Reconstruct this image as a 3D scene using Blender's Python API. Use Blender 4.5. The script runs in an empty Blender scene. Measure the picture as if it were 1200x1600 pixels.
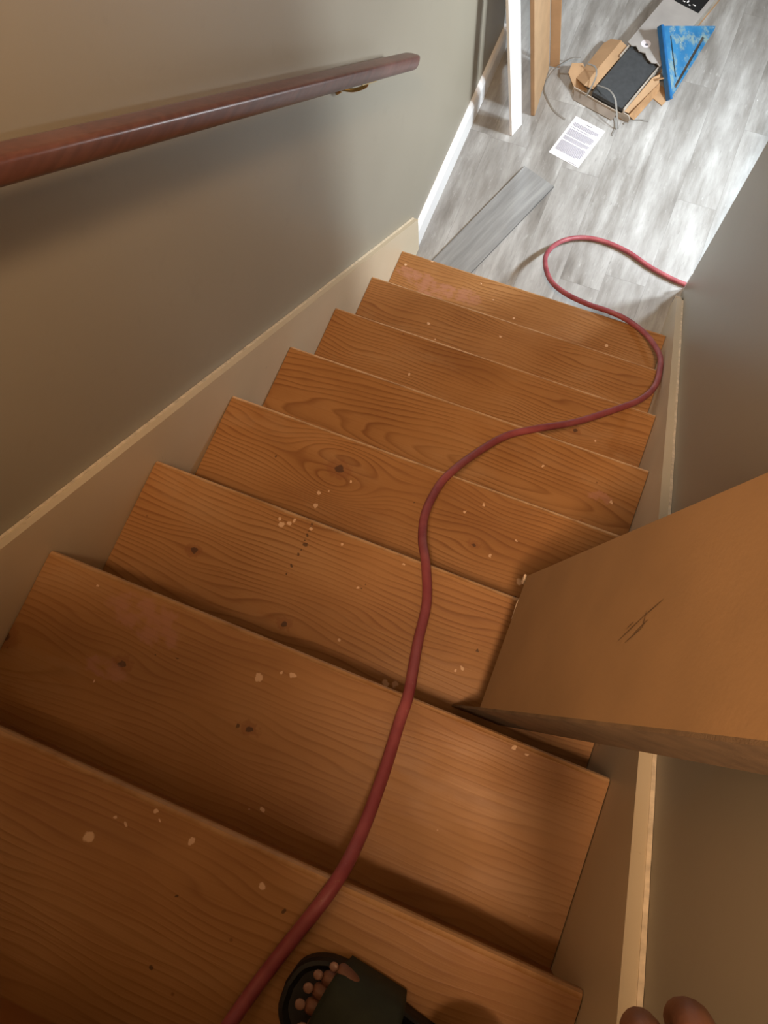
import bpy, bmesh, math, random
from mathutils import Vector, Matrix
from mathutils.geometry import tessellate_polygon
D = bpy.data
C = bpy.context.scene.collection
PI = math.pi
random.seed(4)

# ------------------------------------------------------------------ camera, light, exposure
cam_d = D.cameras.new('camera'); cam = D.objects.new('camera', cam_d); C.objects.link(cam)
cam.location = (0.67358, -1.48265, 2.45800)
cam.rotation_euler = (0.270666, 0.0547, 0.383434)
cam_d.sensor_fit = 'VERTICAL'; cam_d.sensor_height = 36.0; cam_d.lens = 1260.7 / 1600 * 36
cam_d.clip_start = 0.02
bpy.context.scene.camera = cam
vs = bpy.context.scene.view_settings
vs.view_transform = 'Standard'; vs.look = 'None'; vs.gamma = 1; vs.use_curve_mapping = False
vs.exposure = 0.0
world = D.worlds.new('world'); bpy.context.scene.world = world; world.use_nodes = True
world.node_tree.nodes['Background'].inputs[0].default_value = (0.8, 0.8, 0.85, 1)
world.node_tree.nodes['Background'].inputs[1].default_value = 0.02

def area(name, loc, target, size, energy, col):
    l = D.lights.new(name, 'AREA'); l.shape = 'DISK'; l.size = size; l.energy = energy; l.color = col
    o = D.objects.new(name, l); C.objects.link(o); o.location = loc
    o.rotation_euler = (Vector(target) - Vector(loc)).to_track_quat('-Z', 'Y').to_euler()
    return o
area('stair_ceiling_lamp_light', (0.70, -1.83, 3.58), (0.5, -1.1, 0), 0.30, 84, (1.0, 0.64, 0.37))
area('lower_room_lamp_light', (1.62, 0.72, 1.05), (0.4, 0.6, 0.0), 0.15, 33, (0.88, 0.95, 1.0))
area('lower_room_work_light', (1.36, 0.90, 0.55), (0.2, -0.3, 0.3), 0.12, 13, (0.88, 0.95, 1.0))
area('lower_room_far_lamp_light', (-0.6, 2.5, 1.95), (0.1, 1.6, -0.2), 0.3, 20, (0.90, 0.96, 1.0))

# ------------------------------------------------------------------ dimensions
H, RUN, W = 0.20224, 0.24, 0.9385      # rise, run, clear width between the skirt boards
FZ = -H                                # lower floor level
SK = 0.024                             # skirt board thickness
XL, XR = -0.02, W + SK                 # wall planes
LAND = 9 * H

# ------------------------------------------------------------------ node helpers
class NT:
    def __init__(s, name, rough=0.5, spec=0.5):
        s.m = D.materials.new(name); s.m.use_nodes = True; s.t = s.m.node_tree
        s.b = s.t.nodes['Principled BSDF']; s.b.inputs['Roughness'].default_value = rough
        s.b.inputs['Specular IOR Level'].default_value = spec
    def put(s, sock, v):
        if isinstance(v, bpy.types.NodeSocket): s.t.links.new(v, sock)
        elif isinstance(v, (tuple, list)) and len(v) == 3 and sock.type == 'RGBA': sock.default_value = (*v, 1)
        else: sock.default_value = v
    def coord(s, kind='Object'):
        return s.t.nodes.new('ShaderNodeTexCoord').outputs[kind]
    def math(s, op, a, b=None, c=None, clamp=False):
        n = s.t.nodes.new('ShaderNodeMath'); n.operation = op; n.use_clamp = clamp
        for i, v in enumerate((a, b, c)):
            if v is not None: s.put(n.inputs[i], v)
        return n.outputs[0]
    def vmath(s, op, a, b=None, out=0):
        n = s.t.nodes.new('ShaderNodeVectorMath'); n.operation = op
        s.put(n.inputs[0], a)
        if b is not None: s.put(n.inputs[1], b)
        return n.outputs['Value'] if out == 'v' else n.outputs[0]
    def sep(s, v):
        n = s.t.nodes.new('ShaderNodeSeparateXYZ'); s.put(n.inputs[0], v); return n.outputs
    def comb(s, x, y, z):
        n = s.t.nodes.new('ShaderNodeCombineXYZ')
        for i, v in enumerate((x, y, z)): s.put(n.inputs[i], v)
        return n.outputs[0]
    def noise(s, vec, scale=5, detail=3, rough=0.5):
        n = s.t.nodes.new('ShaderNodeTexNoise'); s.put(n.inputs['Vector'], vec)
        n.inputs['Scale'].default_value = scale; n.inputs['Detail'].default_value = detail
        n.inputs['Roughness'].default_value = rough
        return n.outputs[0]
    def white(s, vec):
        n = s.t.nodes.new('ShaderNodeTexWhiteNoise'); s.put(n.inputs[0], vec); return n.outputs[0]
    def ramp(s, f, stops):
        n = s.t.nodes.new('ShaderNodeValToRGB'); s.put(n.inputs[0], f)
        e = n.color_ramp.elements
        while len(e) < len(stops): e.new(0.5)
        for k, (p, c) in enumerate(stops):
            e[k].position = p; e[k].color = (*c, 1) if len(c) == 3 else c
        return n.outputs[0]
    def rmap(s, v, a, b, c=0.0, d=1.0):
        n = s.t.nodes.new('ShaderNodeMapRange'); n.interpolation_type = 'SMOOTHSTEP'
        for i, x in enumerate((v, a, b, c, d)): s.put(n.inputs[i], x)
        return n.outputs[0]
    def mix(s, f, a, b, mode='MIX'):
        n = s.t.nodes.new('ShaderNodeMix'); n.data_type = 'RGBA'; n.blend_type = mode
        s.put(n.inputs[0], f); s.put(n.inputs[6], a); s.put(n.inputs[7], b); return n.outputs[2]
    def bump(s, h, strength=0.3, dist=0.002):
        n = s.t.nodes.new('ShaderNodeBump'); n.inputs['Strength'].default_value = strength
        n.inputs['Distance'].default_value = dist; s.put(n.inputs['Height'], h)
        s.t.links.new(n.outputs[0], s.b.inputs['Normal'])
    def col(s, v): s.put(s.b.inputs['Base Color'], v); return s.m

def plain(name, c, rough=0.5, var=0.08, scale=8, bump=0.0, metal=0.0, spec=0.5):
    n = NT(name, rough, spec); v = n.noise(n.coord(), scale, 4)
    n.b.inputs['Metallic'].default_value = metal
    lo = tuple(x * (1 - var) for x in c); hi = tuple(min(1, x * (1 + var)) for x in c)
    if bump: n.bump(n.noise(n.coord(), scale * 20, 2), bump, 0.001)
    return n.col(n.ramp(v, [(0.3, lo), (0.7, hi)]))

def wood_tread(seed, knots, pale=(), dark=(), pink=(), worn=0.5, arch=None, gc=0.78):
    """orange-varnished fir board; knots (x,y,strength,size); pale/dark/pink marks (x,y,radius)"""
    n = NT('varnished_fir_board', 0.42, 0.28)
    P = n.coord(); x, y, z = n.sep(P)
    sx = n.math('ADD', x, seed * 3.7)
    yy = n.math('ADD', y, n.math('MULTIPLY', z, 0.6))
    yk = yy
    for kx, ky, st, sz in knots:
        dx = n.math('DIVIDE', n.math('SUBTRACT', x, kx), sz * 1.9)
        dy = n.math('SUBTRACT', y, ky); dyn = n.math('DIVIDE', dy, sz)
        e = n.math('EXPONENT', n.math('MULTIPLY', n.math('ADD', n.math('MULTIPLY', dx, dx), n.math('MULTIPLY', dyn, dyn)), -1.0))
        yk = n.math('SUBTRACT', yk, n.math('MULTIPLY', n.math('MULTIPLY', dy, e), st))
    wob = n.noise(n.comb(n.math('MULTIPLY', sx, 1.3), n.math('MULTIPLY', yk, 5.0), 0.0), 1.6, 2)
    wob2 = n.noise(n.comb(n.math('MULTIPLY', sx, 5.0), n.math('MULTIPLY', yk, 22.0), seed), 1.0, 2)
    ring = n.math('ADD', yk, n.math('MULTIPLY', wob, 0.10))
    ring = n.math('ADD', ring, n.math('MULTIPLY', wob2, 0.012))
    if arch:
        ax, ay, k = arch
        d = n.math('SUBTRACT', x, ax); dy = n.math('SUBTRACT', yk, ay)
        q = n.math('SQRT', n.math('ADD', n.math('MULTIPLY', n.math('MULTIPLY', d, d), k), n.math('ADD', n.math('MULTIPLY', dy, dy), 0.0002)))
        ring = n.math('ADD', q, n.math('MULTIPLY', wob, 0.06)); ring = n.math('ADD', ring, n.math('MULTIPLY', wob2, 0.012))
    fr = n.math('FRACT', n.math('MULTIPLY', ring, 88.0))
    ringc = n.ramp(fr, [(0.0, (0.0,) * 3), (0.55, (0.22,) * 3), (0.86, (1.0,) * 3), (1.0, (0.0,) * 3)])
    fib = n.noise(n.comb(n.math('MULTIPLY', sx, 6.0), n.math('MULTIPLY', yy, 260.0), z), 1.0, 2)
    blot = n.noise(n.comb(sx, n.math('MULTIPLY', yy, 2.2), seed * 1.3), 3.2, 4)
    base = n.ramp(blot, [(0.28, (0.285, 0.130, 0.042)), (0.5, (0.370, 0.182, 0.064)), (0.72, (0.415, 0.222, 0.090))])
    str_ = n.math('MULTIPLY', n.rmap(n.noise(P, 4 + seed * 0.1, 2), 0.3, 0.7, 0.3, 0.9), ringc)
    c = n.mix(n.math('MULTIPLY', str_, gc), base, (0.165, 0.058, 0.014))
    c = n.mix(n.rmap(fib, 0.52, 0.75, 0.0, 0.28), c, (0.23, 0.085, 0.022))
    # rubbed dull wear
    wear = n.noise(n.comb(n.math('MULTIPLY', sx, 2.0), n.math('MULTIPLY', yy, 5.0), seed), 2.3, 5, 0.65)
    c = n.mix(n.rmap(wear, 0.52, 0.75, 0.0, 0.38), c, (0.40, 0.24, 0.12))
    # knots
    pj = n.vmath('ADD', P, n.vmath('SCALE', n.comb(n.noise(P, 70, 2), n.noise(P, 62, 2), 0.0), None))
    def jit(a):
        s = n.t.nodes.new('ShaderNodeVectorMath'); s.operation = 'SCALE'
        nn = n.t.nodes.new('ShaderNodeTexNoise'); nn.inputs['Scale'].default_value = 95; n.put(nn.inputs['Vector'], P)
        n.put(s.inputs[0], nn.outputs['Color']); s.inputs['Scale'].default_value = a
        return n.vmath('ADD', n.vmath('ADD', P, s.outputs[0]), (-a / 2, -a / 2, 0))
    J = jit(0.022); J2 = jit(0.011)
    def blobs(lst, JJ, stretch=1.0):
        m = None
        for bx_, by_, r in lst:
            d = n.vmath('LENGTH', n.vmath('MULTIPLY', n.vmath('SUBTRACT', JJ, (bx_, by_, 0)), (1 / stretch, 1, 0.2)), out='v')
            k = n.rmap(d, r * 0.75, r * 1.1, 1.0, 0.0)
            m = k if m is None else n.math('MAXIMUM', m, k)
        return m
    kk = [(a, b, sz * 0.16) for a, b, st, sz in knots]
    if kk: c = n.mix(n.math('MULTIPLY', blobs([(a, b, r * 2.6) for a, b, r in kk], J, 1.4), 0.45), c, (0.23, 0.085, 0.03))
    if kk: c = n.mix(n.math('MULTIPLY', blobs(kk, J2, 1.3), 0.85), c, (0.075, 0.035, 0.02))
    if pink: c = n.mix(n.math('MULTIPLY', n.math('MULTIPLY', blobs(pink, J, 2.2), n.rmap(n.noise(P, 45, 3), 0.3, 0.6)), 0.62), c, (0.42, 0.20, 0.135))
    if dark: c = n.mix(n.math('MULTIPLY', blobs(dark, J2), 0.8), c, (0.06, 0.028, 0.012))
    if pale: c = n.mix(n.math('MULTIPLY', blobs(pale, J2), 0.85), c, (0.72, 0.50, 0.33))
    # tiny random flecks
    v = n.t.nodes.new('ShaderNodeTexVoronoi'); n.put(v.inputs['Vector'], n.vmath('ADD', P, (seed, seed * 0.7, 0))); v.inputs['Scale'].default_value = 26
    pick = n.math('GREATER_THAN', n.sep(v.outputs['Color'])[0], 0.86)
    fleck = n.math('MULTIPLY', pick, n.rmap(v.outputs['Distance'], 0.02, 0.05, 1.0, 0.0))
    c = n.mix(n.math('MULTIPLY', fleck, 0.8), c, (0.66, 0.43, 0.27))
    pick2 = n.math('LESS_THAN', n.sep(v.outputs['Color'])[1], 0.12)
    fleck2 = n.math('MULTIPLY', pick2, n.rmap(v.outputs['Distance'], 0.04, 0.09, 1.0, 0.0))
    c = n.mix(n.math('MULTIPLY', fleck2, 0.6), c, (0.12, 0.045, 0.015))
    # varnish rubbed off along the front edge
    en = n.noise(n.comb(n.math('MULTIPLY', sx, 9.0), 0.0, seed), 1.5, 5, 0.7)
    edge = n.math('ADD', n.math('MULTIPLY', y, 1.0), n.math('MULTIPLY', n.math('SUBTRACT', en, 0.5), 0.012))
    em = n.math('MULTIPLY', n.rmap(edge, -0.0085, -0.003, 0.0, 1.0), n.rmap(en, 0.30, 0.55, 0.35, 1.0))
    c = n.mix(n.math('MULTIPLY', em, worn), c, (0.70, 0.47, 0.27))
    n.bump(n.math('ADD', n.math('MULTIPLY', ringc, 0.6), fib), 0.22, 0.0008)
    n.put(n.b.inputs['Roughness'], n.rmap(wear, 0.4, 0.75, 0.42, 0.60))
    return n.col(c)

def floor_material():
    n = NT('grey_vinyl_planks', 0.36, 0.5); P = n.coord(); x, y, z = n.sep(P)
    PW, PL = 0.15, 0.92
    cx = n.math('DIVIDE', n.math('ADD', x, 0.067), PW); col = n.math('FLOOR', cx); fx = n.math('FRACT', cx)
    off = n.math('MULTIPLY', n.white(n.comb(col, 3.0, 0.0)), PL)
    cy = n.math('DIVIDE', n.math('ADD', y, off), PL); row = n.math('FLOOR', cy); fy = n.math('FRACT', cy)
    r = n.white(n.comb(col, row, 1.0)); r2 = n.white(n.comb(col, row, 7.0))
    ox = n.math('MULTIPLY', r, 9.0)
    st = n.noise(n.comb(n.math('ADD', n.math('MULTIPLY', x, 19.0), ox), n.math('ADD', n.math('MULTIPLY', y, 3.2), ox), 0.0), 1.0, 6, 0.62)
    st2 = n.noise(n.comb(n.math('ADD', n.math('MULTIPLY', x, 9.0), ox), n.math('ADD', n.math('MULTIPLY', y, 2.2), ox), 4.0), 1.0, 4, 0.55)
    fine = n.noise(n.comb(n.math('MULTIPLY', x, 150.0), n.math('MULTIPLY', y, 22.0), 0.0), 1.0, 3)
    v = n.math('ADD', n.math('MULTIPLY', st, 0.55), n.math('MULTIPLY', st2, 0.45))
    c = n.ramp(v, [(0.30, (0.125, 0.118, 0.108)), (0.43, (0.245, 0.240, 0.228)), (0.55, (0.37, 0.375, 0.37)), (0.72, (0.60, 0.62, 0.625))])
    c = n.mix(n.rmap(fine, 0.5, 0.78, 0.0, 0.3), c, (0.16, 0.155, 0.15))
    mot = n.noise(n.comb(n.math('ADD', n.math('MULTIPLY', x, 60.0), ox), n.math('MULTIPLY', y, 16.0), 2.0), 1.0, 6, 0.75)
    c = n.mix(n.rmap(mot, 0.56, 0.72, 0.0, 0.42), c, (0.62, 0.64, 0.645))
    c = n.mix(n.rmap(mot, 0.42, 0.30, 0.0, 0.45), c, (0.15, 0.145, 0.135))
    c = n.mix(n.math('MULTIPLY', r2, 0.30), c, (0.30, 0.30, 0.295))
    ex = n.math('MULTIPLY', n.math('MINIMUM', fx, n.math('SUBTRACT', 1.0, fx)), PW)
    ey = n.math('MULTIPLY', n.math('MINIMUM', fy, n.math('SUBTRACT', 1.0, fy)), PL)
    seam = n.rmap(n.math('MINIMUM', ex, ey), 0.0006, 0.0016, 1.0, 0.0)
    c = n.mix(n.math('MULTIPLY', seam, 0.32), c, (0.13, 0.125, 0.12))
    vv = n.t.nodes.new('ShaderNodeTexVoronoi'); n.put(vv.inputs['Vector'], P); vv.inputs['Scale'].default_value = 11
    fl = n.math('MULTIPLY', n.math('GREATER_THAN', n.sep(vv.outputs['Color'])[0], 0.80), n.rmap(vv.outputs['Distance'], 0.012, 0.03, 1.0, 0.0))
    c = n.mix(fl, c, (0.85, 0.86, 0.88))
    n.bump(fine, 0.10, 0.0005)
    return n.col(c)

def wall_material(name, c):
    n = NT(name, 0.42, 0.4); P = n.coord()
    n.bump(n.noise(P, 180, 3), 0.12, 0.0006)
    v = n.noise(P, 1.4, 3); s = n.noise(P, 24, 3)
    k = n.ramp(v, [(0.3, tuple(a * 0.95 for a in c)), (0.7, tuple(a * 1.05 for a in c))])
    return n.col(n.mix(n.rmap(s, 0.62, 0.75, 0, 0.10), k, tuple(a * 0.7 for a in c)))

M_wall = wall_material('greige_wall_paint', (0.295, 0.268, 0.210))
M_ceil = plain('ceiling_paint', (0.62, 0.60, 0.56), 0.8, 0.03)
M_white = plain('white_trim_paint', (0.80, 0.81, 0.82), 0.35, 0.03)
M_floor = floor_material()
M_card = plain('brown_cardboard', (0.375, 0.238, 0.128), 0.75, 0.10, 14, 0.15)
M_cardin = plain('raw_cardboard', (0.33, 0.19, 0.09), 0.85, 0.22, 30, 0.3)
M_slate = plain('dark_slate_vinyl', (0.045, 0.050, 0.055), 0.45, 0.15, 60)
M_black = plain('black_print', (0.010, 0.010, 0.011), 0.4, 0.2)
M_print = plain('grey_carton_print', (0.34, 0.33, 0.32), 0.45, 0.12, 9)
M_printedge = plain('grey_carton_edge', (0.40, 0.36, 0.31), 0.6, 0.2, 30)
M_paper = plain('white_paper', (0.80, 0.80, 0.86), 0.6, 0.02)
M_ink = plain('grey_ink', (0.27, 0.28, 0.34), 0.6, 0.05)
M_inkd = plain('dark_ink', (0.16, 0.16, 0.19), 0.6, 0.05)
M_strap = plain('grey_plastic_strap', (0.22, 0.22, 0.21), 0.4, 0.1)
M_brass = plain('brass', (0.50, 0.36, 0.15), 0.35, 0.1, 30, 0, 0.9)
M_cord = plain('pencil_mark', (0.13, 0.075, 0.035), 0.7, 0.1)

def skirt_material():
    n = NT('cream_trim_paint', 0.42, 0.45); P = n.coord()
    s = n.noise(P, 34, 3, 0.7); b = n.noise(P, 3.0, 3)
    c = n.ramp(b, [(0.3, (0.54, 0.45, 0.315)), (0.7, (0.61, 0.52, 0.38))])
    c = n.mix(n.rmap(s, 0.68, 0.76, 0, 0.45), c, (0.30, 0.21, 0.12))
    n.bump(n.noise(P, 60, 3), 0.1, 0.0006)
    return n.col(c)
M_skirt = skirt_material()
def rail_material():
    n = NT('mahogany_stain', 0.33, 0.5); P = n.coord(); x, y, z = n.sep(P)
    g = n.noise(n.comb(n.math('MULTIPLY', x, 90.0), n.math('MULTIPLY', y, 3.0), n.math('MULTIPLY', z, 90.0)), 1.0, 4)
    w = n.noise(P, 5, 4)
    c = n.ramp(g, [(0.3, (0.085, 0.034, 0.027)), (0.7, (0.150, 0.062, 0.048))])
    c = n.mix(n.rmap(w, 0.5, 0.75, 0, 0.35), c, (0.22, 0.11, 0.09))
    n.bump(g, 0.15, 0.0006)
    return n.col(c)
M_rail = rail_material()
def hose_material():
    n = NT('red_rubber_hose', 0.45, 0.4); P = n.coord()
    c = n.ramp(n.noise(P, 22, 4), [(0.3, (0.240, 0.045, 0.060)), (0.7, (0.36, 0.095, 0.110))])
    c = n.mix(n.rmap(n.noise(P, 75, 4, 0.7), 0.66, 0.74, 0, 0.7), c, (0.50, 0.36, 0.28))
    return n.col(c)
M_hose = hose_material()
def loose_material():
    n = NT('smooth_grey_plank', 0.28, 0.5); P = n.coord(); x, y, z = n.sep(P)
    g = n.noise(n.comb(n.math('MULTIPLY', x, 34.0), n.math('MULTIPLY', y, 3.0), 0.0), 1.0, 5, 0.6)
    c = n.ramp(g, [(0.3, (0.20, 0.21, 0.215)), (0.5, (0.265, 0.277, 0.283)), (0.72, (0.35, 0.367, 0.373))])
    c = n.mix(n.rmap(n.math('ABSOLUTE', x), 0.0700, 0.0716, 0.0, 0.75), c, (0.05, 0.05, 0.052))
    return n.col(c)
M_loose = loose_material()
def blue_material():
    n = NT('scuffed_blue_paint', 0.42, 0.5); P = n.coord()
    c = n.ramp(n.noise(P, 14, 3), [(0.3, (0.020, 0.130, 0.300)), (0.7, (0.040, 0.210, 0.430))])
    c = n.mix(n.rmap(n.noise(P, 18, 5, 0.7), 0.46, 0.62, 0, 0.9), c, (0.22, 0.31, 0.30))
    c = n.mix(n.rmap(n.noise(n.vmath('ADD', P, (3, 1, 0)), 60, 3, 0.7), 0.66, 0.74, 0, 0.8), c, (0.45, 0.50, 0.52))
    return n.col(c)
M_blue = blue_material()
M_blueedge = plain('blue_paint', (0.016, 0.115, 0.30), 0.4, 0.15, 30)

# ------------------------------------------------------------------ mesh helpers
def link(name, bm, mat, parent=None, smooth=False, loc=None):
    me = D.meshes.new(name); bmesh.ops.recalc_face_normals(bm, faces=bm.faces); bm.to_mesh(me); bm.free()
    if smooth:
        for p in me.polygons: p.use_smooth = True
    me.materials.append(mat)
    o = D.objects.new(name, me); C.objects.link(o)
    if parent: o.parent = parent
    if loc: o.location = loc
    return o
def tag(o, label, cat, group=None, kind=None):
    o['label'] = label; o['category'] = cat
    if group: o['group'] = group
    if kind: o['kind'] = kind
    return o
def thing(name, loc, label, cat, rz=0, group=None):
    o = D.objects.new(name, None); o.empty_display_size = 0.05; C.objects.link(o)
    o.location = loc; o.rotation_euler = (0, 0, rz)
    return tag(o, label, cat, group)
def struct(name, bm, mat):
    o = link(name, bm, mat); o['kind'] = 'structure'; return o
def add_box(bm, a, b, bev=0.0):
    x0, y0, z0 = a; x1, y1, z1 = b
    v = [bm.verts.new(p) for p in ((x0,y0,z0),(x1,y0,z0),(x1,y1,z0),(x0,y1,z0),(x0,y0,z1),(x1,y0,z1),(x1,y1,z1),(x0,y1,z1))]
    fs = [bm.faces.new([v[i] for i in q]) for q in ((3,2,1,0),(4,5,6,7),(0,1,5,4),(1,2,6,5),(2,3,7,6),(3,0,4,7))]
    if bev:
        es = list({e for f in fs for e in f.edges})
        bmesh.ops.bevel(bm, geom=es, offset=bev, segments=2, affect='EDGES')
def box(a, b, bev=0.0):
    bm = bmesh.new(); add_box(bm, a, b, bev); return bm
def prism(pts, ext, holes=()):
    """pts: list of 3D coplanar points; extruded by the vector ext; optional holes"""
    bm = bmesh.new(); ext = Vector(ext)
    loops = [[Vector(p) for p in pts]] + [[Vector(p) for p in h] for h in holes]
    flat = [p for l in loops for p in l]
    lo = [bm.verts.new(p) for p in flat]; hi = [bm.verts.new(p + ext) for p in flat]
    for t in tessellate_polygon(loops):
        bm.faces.new([lo[i] for i in t]); bm.faces.new([hi[i] for i in reversed(t)])
    k = 0
    for l in loops:
        m = len(l)
        for i in range(m):
            j = (i + 1) % m
            bm.faces.new((lo[k+i], lo[k+j], hi[k+j], hi[k+i]))
        k += m
    return bm
def catmull(pts, sub=8):
    P = [Vector(p) for p in pts]; P = [P[0]*2 - P[1]] + P + [P[-1]*2 - P[-2]]; out = []
    for i in range(1, len(P) - 2):
        a, b, c, d = P[i-1:i+3]
        for s in range(sub):
            t = s / sub
            out.append(0.5 * ((2*b) + (c-a)*t + (2*a-5*b+4*c-d)*t*t + (3*b-a-3*c+d)*t**3))
    out.append(P[-2]); return out
def tube(path, r, seg=12, bm=None, section=None, taper=None):
    bm = bm or bmesh.new(); n = len(path); prev = None; rings = []
    nrm = None
    for i, p in enumerate(path):
        t = (path[min(i+1, n-1)] - path[max(i-1, 0)]).normalized()
        if nrm is None:
            nrm = t.orthogonal().normalized() if section is None else (Vector((0,0,1)) - t*t.z).normalized()
        nrm = (nrm - t * nrm.dot(t)).normalized(); bn = t.cross(nrm)
        rr = r if taper is None else r * taper(i / (n-1))
        if section: ring = [bm.verts.new(p + nrm*a*rr + bn*b*rr) for a, b in section]
        else: ring = [bm.verts.new(p + nrm*math.cos(2*PI*k/seg)*rr + bn*math.sin(2*PI*k/seg)*rr) for k in range(seg)]
        rings.append(ring)
    m = len(rings[0])
    for a, b in zip(rings, rings[1:]):
        for k in range(m): bm.faces.new((a[k], a[(k+1)%m], b[(k+1)%m], b[k]))
    bm.faces.new(rings[0]); bm.faces.new(list(reversed(rings[-1])))
    return bm

# ------------------------------------------------------------------ room shell
struct('floor', box((-2.2, -0.03, FZ - 0.04), (3.2, 3.4, FZ)), M_floor)
struct('wall_left', box((XL - 0.12, -3.3, FZ), (XL, 1.118, 3.9)), M_wall)
struct('wall_right', box((XR, -3.3, FZ), (XR + 0.12, 0.306, 3.9)), M_wall)
struct('wall_back', box((XL, -3.4, LAND), (XR, -3.3, 3.9)), M_wall)
struct('wall_header', box((XL, 0.42, 2.12), (XR + 0.12, 0.52, 3.9)), M_wall)
struct('wall_far', box((-2.2, 3.4, FZ), (3.2, 3.5, 2.12)), M_wall)
struct('wall_room_right', box((3.2, 0.186, FZ), (3.3, 3.4, 2.12)), M_wall)
struct('wall_room_left', box((-2.3, 0.998, FZ), (-2.2, 3.4, 2.12)), M_wall)
struct('wall_room_near_right', box((XR + 0.12, 0.186, FZ), (3.2, 0.306, 2.12)), M_wall)
struct('wall_room_near_left', box((-2.2, 0.998, FZ), (XL - 0.12, 1.118, 2.12)), M_wall)
struct('ceiling_stair', box((XL - 0.12, -3.4, 3.9), (XR + 0.12, 0.52, 4.0)), M_ceil)
struct('ceiling_room', box((-2.2, 0.306, 2.12), (3.2, 3.4, 2.2)), M_ceil)
struct('floor_landing', box((XL, -3.3, LAND - 0.04), (XR, -9 * RUN - 0.03, LAND)), plain('landing_wood', (0.33, 0.14, 0.04), 0.4))

# left baseboard in the lower room, with a bevelled top
def base_profile(x0, s):   # s = direction into the room
    return [(x0, FZ), (x0 + s*0.016, FZ), (x0 + s*0.016, FZ + 0.085), (x0 + s*0.010, FZ + 0.102), (x0 + s*0.004, FZ + 0.108), (x0, FZ + 0.110)]
bm = prism([(x, 0.150, z) for x, z in base_profile(XL, 1)], (0, 1.118 - 0.150 + 0.0, 0)); struct('baseboard_left', bm, M_white)
bm = prism([(x, 1.1181, z) for x, z in [(-2.0, FZ), (XL + 0.016, FZ), (XL + 0.016, FZ + 0.108), (-2.0, FZ + 0.108)]], (0, 0.016, 0)); struct('baseboard_room_left', bm, M_white)
bm = prism([(x, 0.3061, z) for x, z in [(XR, FZ), (3.1, FZ), (3.1, FZ + 0.108), (XR, FZ + 0.108)]], (0, 0.014, 0)); struct('baseboard_room_right', bm, M_white)

# ------------------------------------------------------------------ staircase
stair = thing('staircase', (0, 0, FZ), 'steep enclosed staircase of orange varnished fir treads between cream skirt boards', 'staircase')
def local(o): o.location = Vector(o.location) - Vector((0, 0, FZ)); return o
SPEC = {
 1: dict(k=[(0.80, -0.16, 0.8, 0.03)], pale=[(0.113,0.002-0.006,.006),(0.767,-0.105,.006),(0.448,-0.115,.004),(0.03,-0.05,.005),(.30,-.03,.003),(.36,-.075,.003)],
         pink=[(0.10,-0.085,.03),(0.20,-0.10,.028),(0.26,-0.095,.03),(.16,-.115,.03),(.05,-.075,.02)], worn=.35),
 2: dict(k=[], pale=[(0.227,-0.335,.005),(0.265,-0.379,.004),(0.571,-0.219+.0,.004),(.45,-.30,.003)], worn=.6),
 3: dict(k=[(0.75, -0.60, 0.7, 0.03)], pale=[(0.274,-0.603,.004),(0.81,-.61,.004)], worn=.75),
 4: dict(k=[(0.83,-0.905,0.7,0.022)], pale=[(0.878,-0.828,.004),(0.70,-.80,.003)], pink=[(0.850,-0.826,.014)], dark=[(0.405,-.902,.002)], worn=.85, arch=(0.62, -0.86, 0.02)),
 5: dict(k=[(0.292,-1.037,2.2,0.055),(0.62,-1.09,0.9,0.025)], pale=[(0.327,-1.055,.004),(0.276,-1.131,.005),(0.271,-1.102,.0045),(0.29,-1.09,.003),(0.578,-1.03,.004),(0.70,-1.05,.003),(0.66,-1.10,.003),(.735,-1.13,.007),(.61,-1.0,.003)],
         dark=[(0.735,-1.165,.006),(.47,-1.05,.002),(.15,-1.06,.003)], worn=.9),
 6: dict(k=[(0.146,-1.336,0.8,0.03),(0.36,-1.40,0.5,0.03)], pale=[(0.28,-1.231,.006),(0.293,-1.224,.005),(0.300,-1.215,.004),(.272,-1.222,.0035),(0.569,-1.428,.006),(0.585,-1.424,.006),(0.685,-1.355,.004),(.675,-1.362,.003),(0.464,-1.389,.003),(.40,-1.225,.003),(.52,-1.22,.003),(.335,-1.218,.003),(.46,-1.29,.0025)],
         dark=[(0.334,-1.210,.0022),(.334,-1.216,.0025),(0.334,-1.224,.002),(.333,-1.232,.003),(0.333,-1.243,.0025),(0.337,-1.250,.0042),(.333,-1.262,.002),(.332,-1.272,.003),(0.331,-1.283,.0018),(0.329,-1.297,.004),(.327,-1.315,.002),(0.466,-1.289,.002),(.47,-1.28,.002),(0.70,-1.316,.003)], worn=.6),
 7: dict(k=[(0.192,-1.561,0.8,0.035),(-0.003,-1.592,1.2,0.05),(0.419,-1.575,0.7,0.028)], pale=[(0.401,-1.501,.0065),(0.430,-1.480,.003),(0.448,-1.478,.005),(0.484,-1.671,.004),(.10,-1.465,.003),(.795,-1.452,.004),(.815,-1.455,.003),(.165,-1.60,.002)],
         pink=[(0.175,-1.575,.018),(0.19,-1.48,.03),(.22,-1.50,.02)], dark=[(.40,-1.578,.003),(.235,-1.53,.002),(.27,-1.52,.002)], worn=.38),
 8: dict(k=[(0.05,-1.86,0.8,0.04)], pale=[(0.329,-1.751,.0065),(0.349,-1.719,.003),(0.365,-1.722,.003),(0.393,-1.682-.01,.003),(.402,-1.70,.002),(.449,-1.707,.004),(.55,-1.72,.004)], dark=[(.46,-1.77,.002),(.465,-1.85,.003),(.585,-1.735,.0035)], worn=.35),
 9: dict(k=[], worn=.4),
}
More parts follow.
